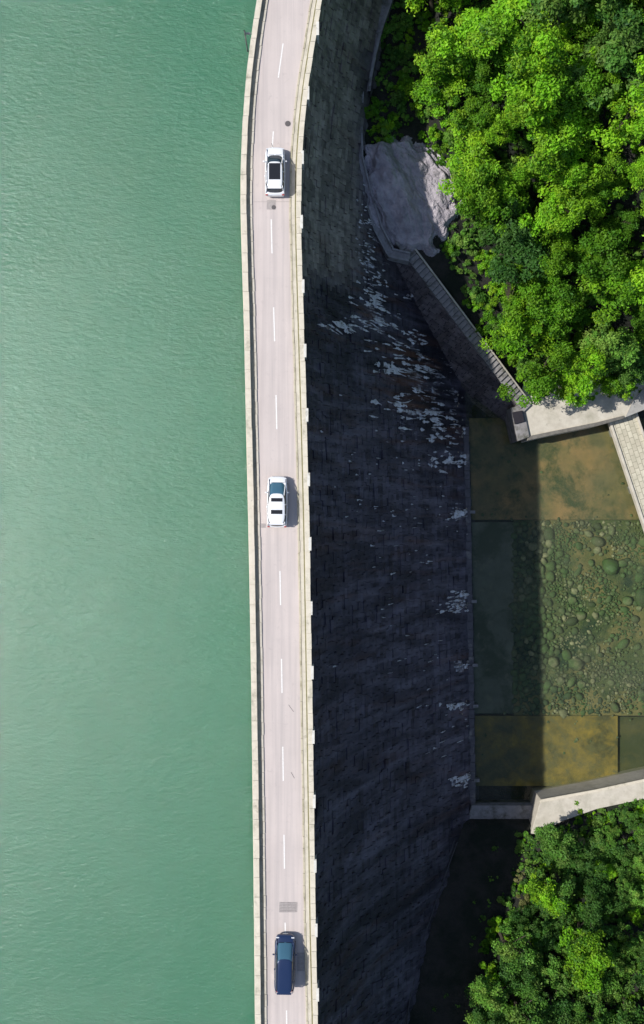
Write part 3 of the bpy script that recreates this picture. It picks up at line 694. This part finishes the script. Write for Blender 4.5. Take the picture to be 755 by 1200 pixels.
    if spec.get('rails'):
        for sx in(-1,1): bx('roof_rail',sx*.70*hw-.02,sx*.70*hw+.02,Y(tb+.06),Y(tf-.05),H+.02,H+.075,spec['rails'],.015)
    for sx in(-1,1):
        x=sx*(hw+.08); bx('door_mirror',min(x-.10,x+.10),max(x-.10,x+.10),Y(.665),Y(.665)+.14,hb-.02,hb+.13,paint,.045)
        bx('headlamp',sx*.72*hw-.16,sx*.72*hw+.16,Y(.945),Y(.965),hb-.30,hb-.165,M_lamp,.03)
        bx('tail_lamp',sx*.80*hw-.11,sx*.80*hw+.11,Y(.0)-.0,Y(.022),hb-.22,hb-.04,M_red,.02)
        bx('bonnet_seam',sx*.80*hw-.010,sx*.80*hw+.010,Y(.76),Y(.94),hb-.18,hb-.005,M_black,.002)
        bx('wiper',sx*.35-.28,sx*.35+.28,Y(gf)+.06,Y(gf)+.09,zb+.06,zb+.085,M_black,.005)
        bx('door_handle',sx*hw-.02,sx*hw+.02,Y(.38),Y(.38)+.18,hb-.18,hb-.14,paint,.01)
        for s in (.19,.80):
            for nm,r,w,mt in(('tyre',.34,.11,M_rub),('wheel_rim',.22,.117,M_rim)):
                V=[];F=[];tube(V,F,Vector((sx*(hw-.12)-w,Y(s),.36)),Vector((sx*(hw-.12)+w,Y(s),.36)),r,r,24); F+=[tuple(range(24)),tuple(range(24,48))]
                mesh_obj(nm,V,F,[mt],parent=root)
    bx('grille',-.5*hw,.5*hw,Y(.985),Y(1)+.01,.42,.6,M_black); bx('rear_plate',-.26,.26,Y(0)-.015,Y(.006),.6,.72,M_plate,.005); bx('front_plate',-.26,.26,Y(1)+.0,Y(1)+.02,.44,.54,M_plate,.005)
    bx('rear_spoiler',-.68*hw,.68*hw,Y(tb)-.14,Y(tb)+.06,H-.06,H-.0,paint,.025)
    x,y,_=W(px,py,.7); root.location=(x,y,.016); root.rotation_euler=(0,0,rz); return root
P_w=flat('white_car_paint',(.80,.81,.83),.25,0,1.0); P_n=flat('navy_car_paint',(.012,.028,.085),.3,.2,1.0)
car('white_car',322.5,201,math.radians(0),4.75,1.98,1.62,P_w,dict(gh=(.05,.80,.12,.62),roofglass=[(.27,.60)],rails=M_rim,hood=.98))
car('white_car',325,588,math.radians(-.5),4.95,2.0,1.75,P_w,dict(gh=(.03,.86,.08,.64),roofglass=[(.50,.57),(.26,.34)],rails=None,hood=1.0,lightws=True))
car('blue_minivan',334,1128,math.radians(-1),5.45,2.04,1.9,P_n,dict(gh=(.02,.87,.06,.64),roofglass=[],rails=M_black,hood=1.05,lightws=True))
x,y,_=W(293,43,0); V=[];F=[]; addbox(V,F,x-.5,x+.1,y-.08,y+.08,.55,.7); tube(V,F,Vector((x-.45,y,-3.5)),Vector((x-.45,y,1.2)),.07,.07,8); mesh_obj('water_level_post',V,F,[M_gstone])
# ---------------- light
w=bpy.data.worlds.new('World'); scene.world=w; w.use_nodes=True; nt=w.node_tree
sky=nt.nodes.new('ShaderNodeTexSky'); sky.sky_type='NISHITA'; sky.sun_disc=False; sky.sun_elevation=math.radians(50); sky.sun_rotation=math.radians(270)
bg=nt.nodes['Background']; nt.links.new(sky.outputs[0],bg.inputs[0]); bg.inputs[1].default_value=.13
sl=bpy.data.lights.new('sun','SUN'); sl.energy=4.6; sl.angle=math.radians(.5); sl.color=(1,.96,.9)
so=bpy.data.objects.new('sun',sl); link(so); so.rotation_euler=(0,-math.radians(40),0); so.location=(-60,0,80)
cam=bpy.data.cameras.new('camera'); co=bpy.data.objects.new('camera',cam); link(co); co.location=(0,0,CAMH)
cam.sensor_fit='VERTICAL'; cam.sensor_height=24; cam.lens=24/2/(50/CAMH); cam.clip_end=2000; cam.clip_start=.5
scene.camera=co
scene.view_settings.view_transform='Standard'; scene.view_settings.look='None'; scene.view_settings.exposure=0
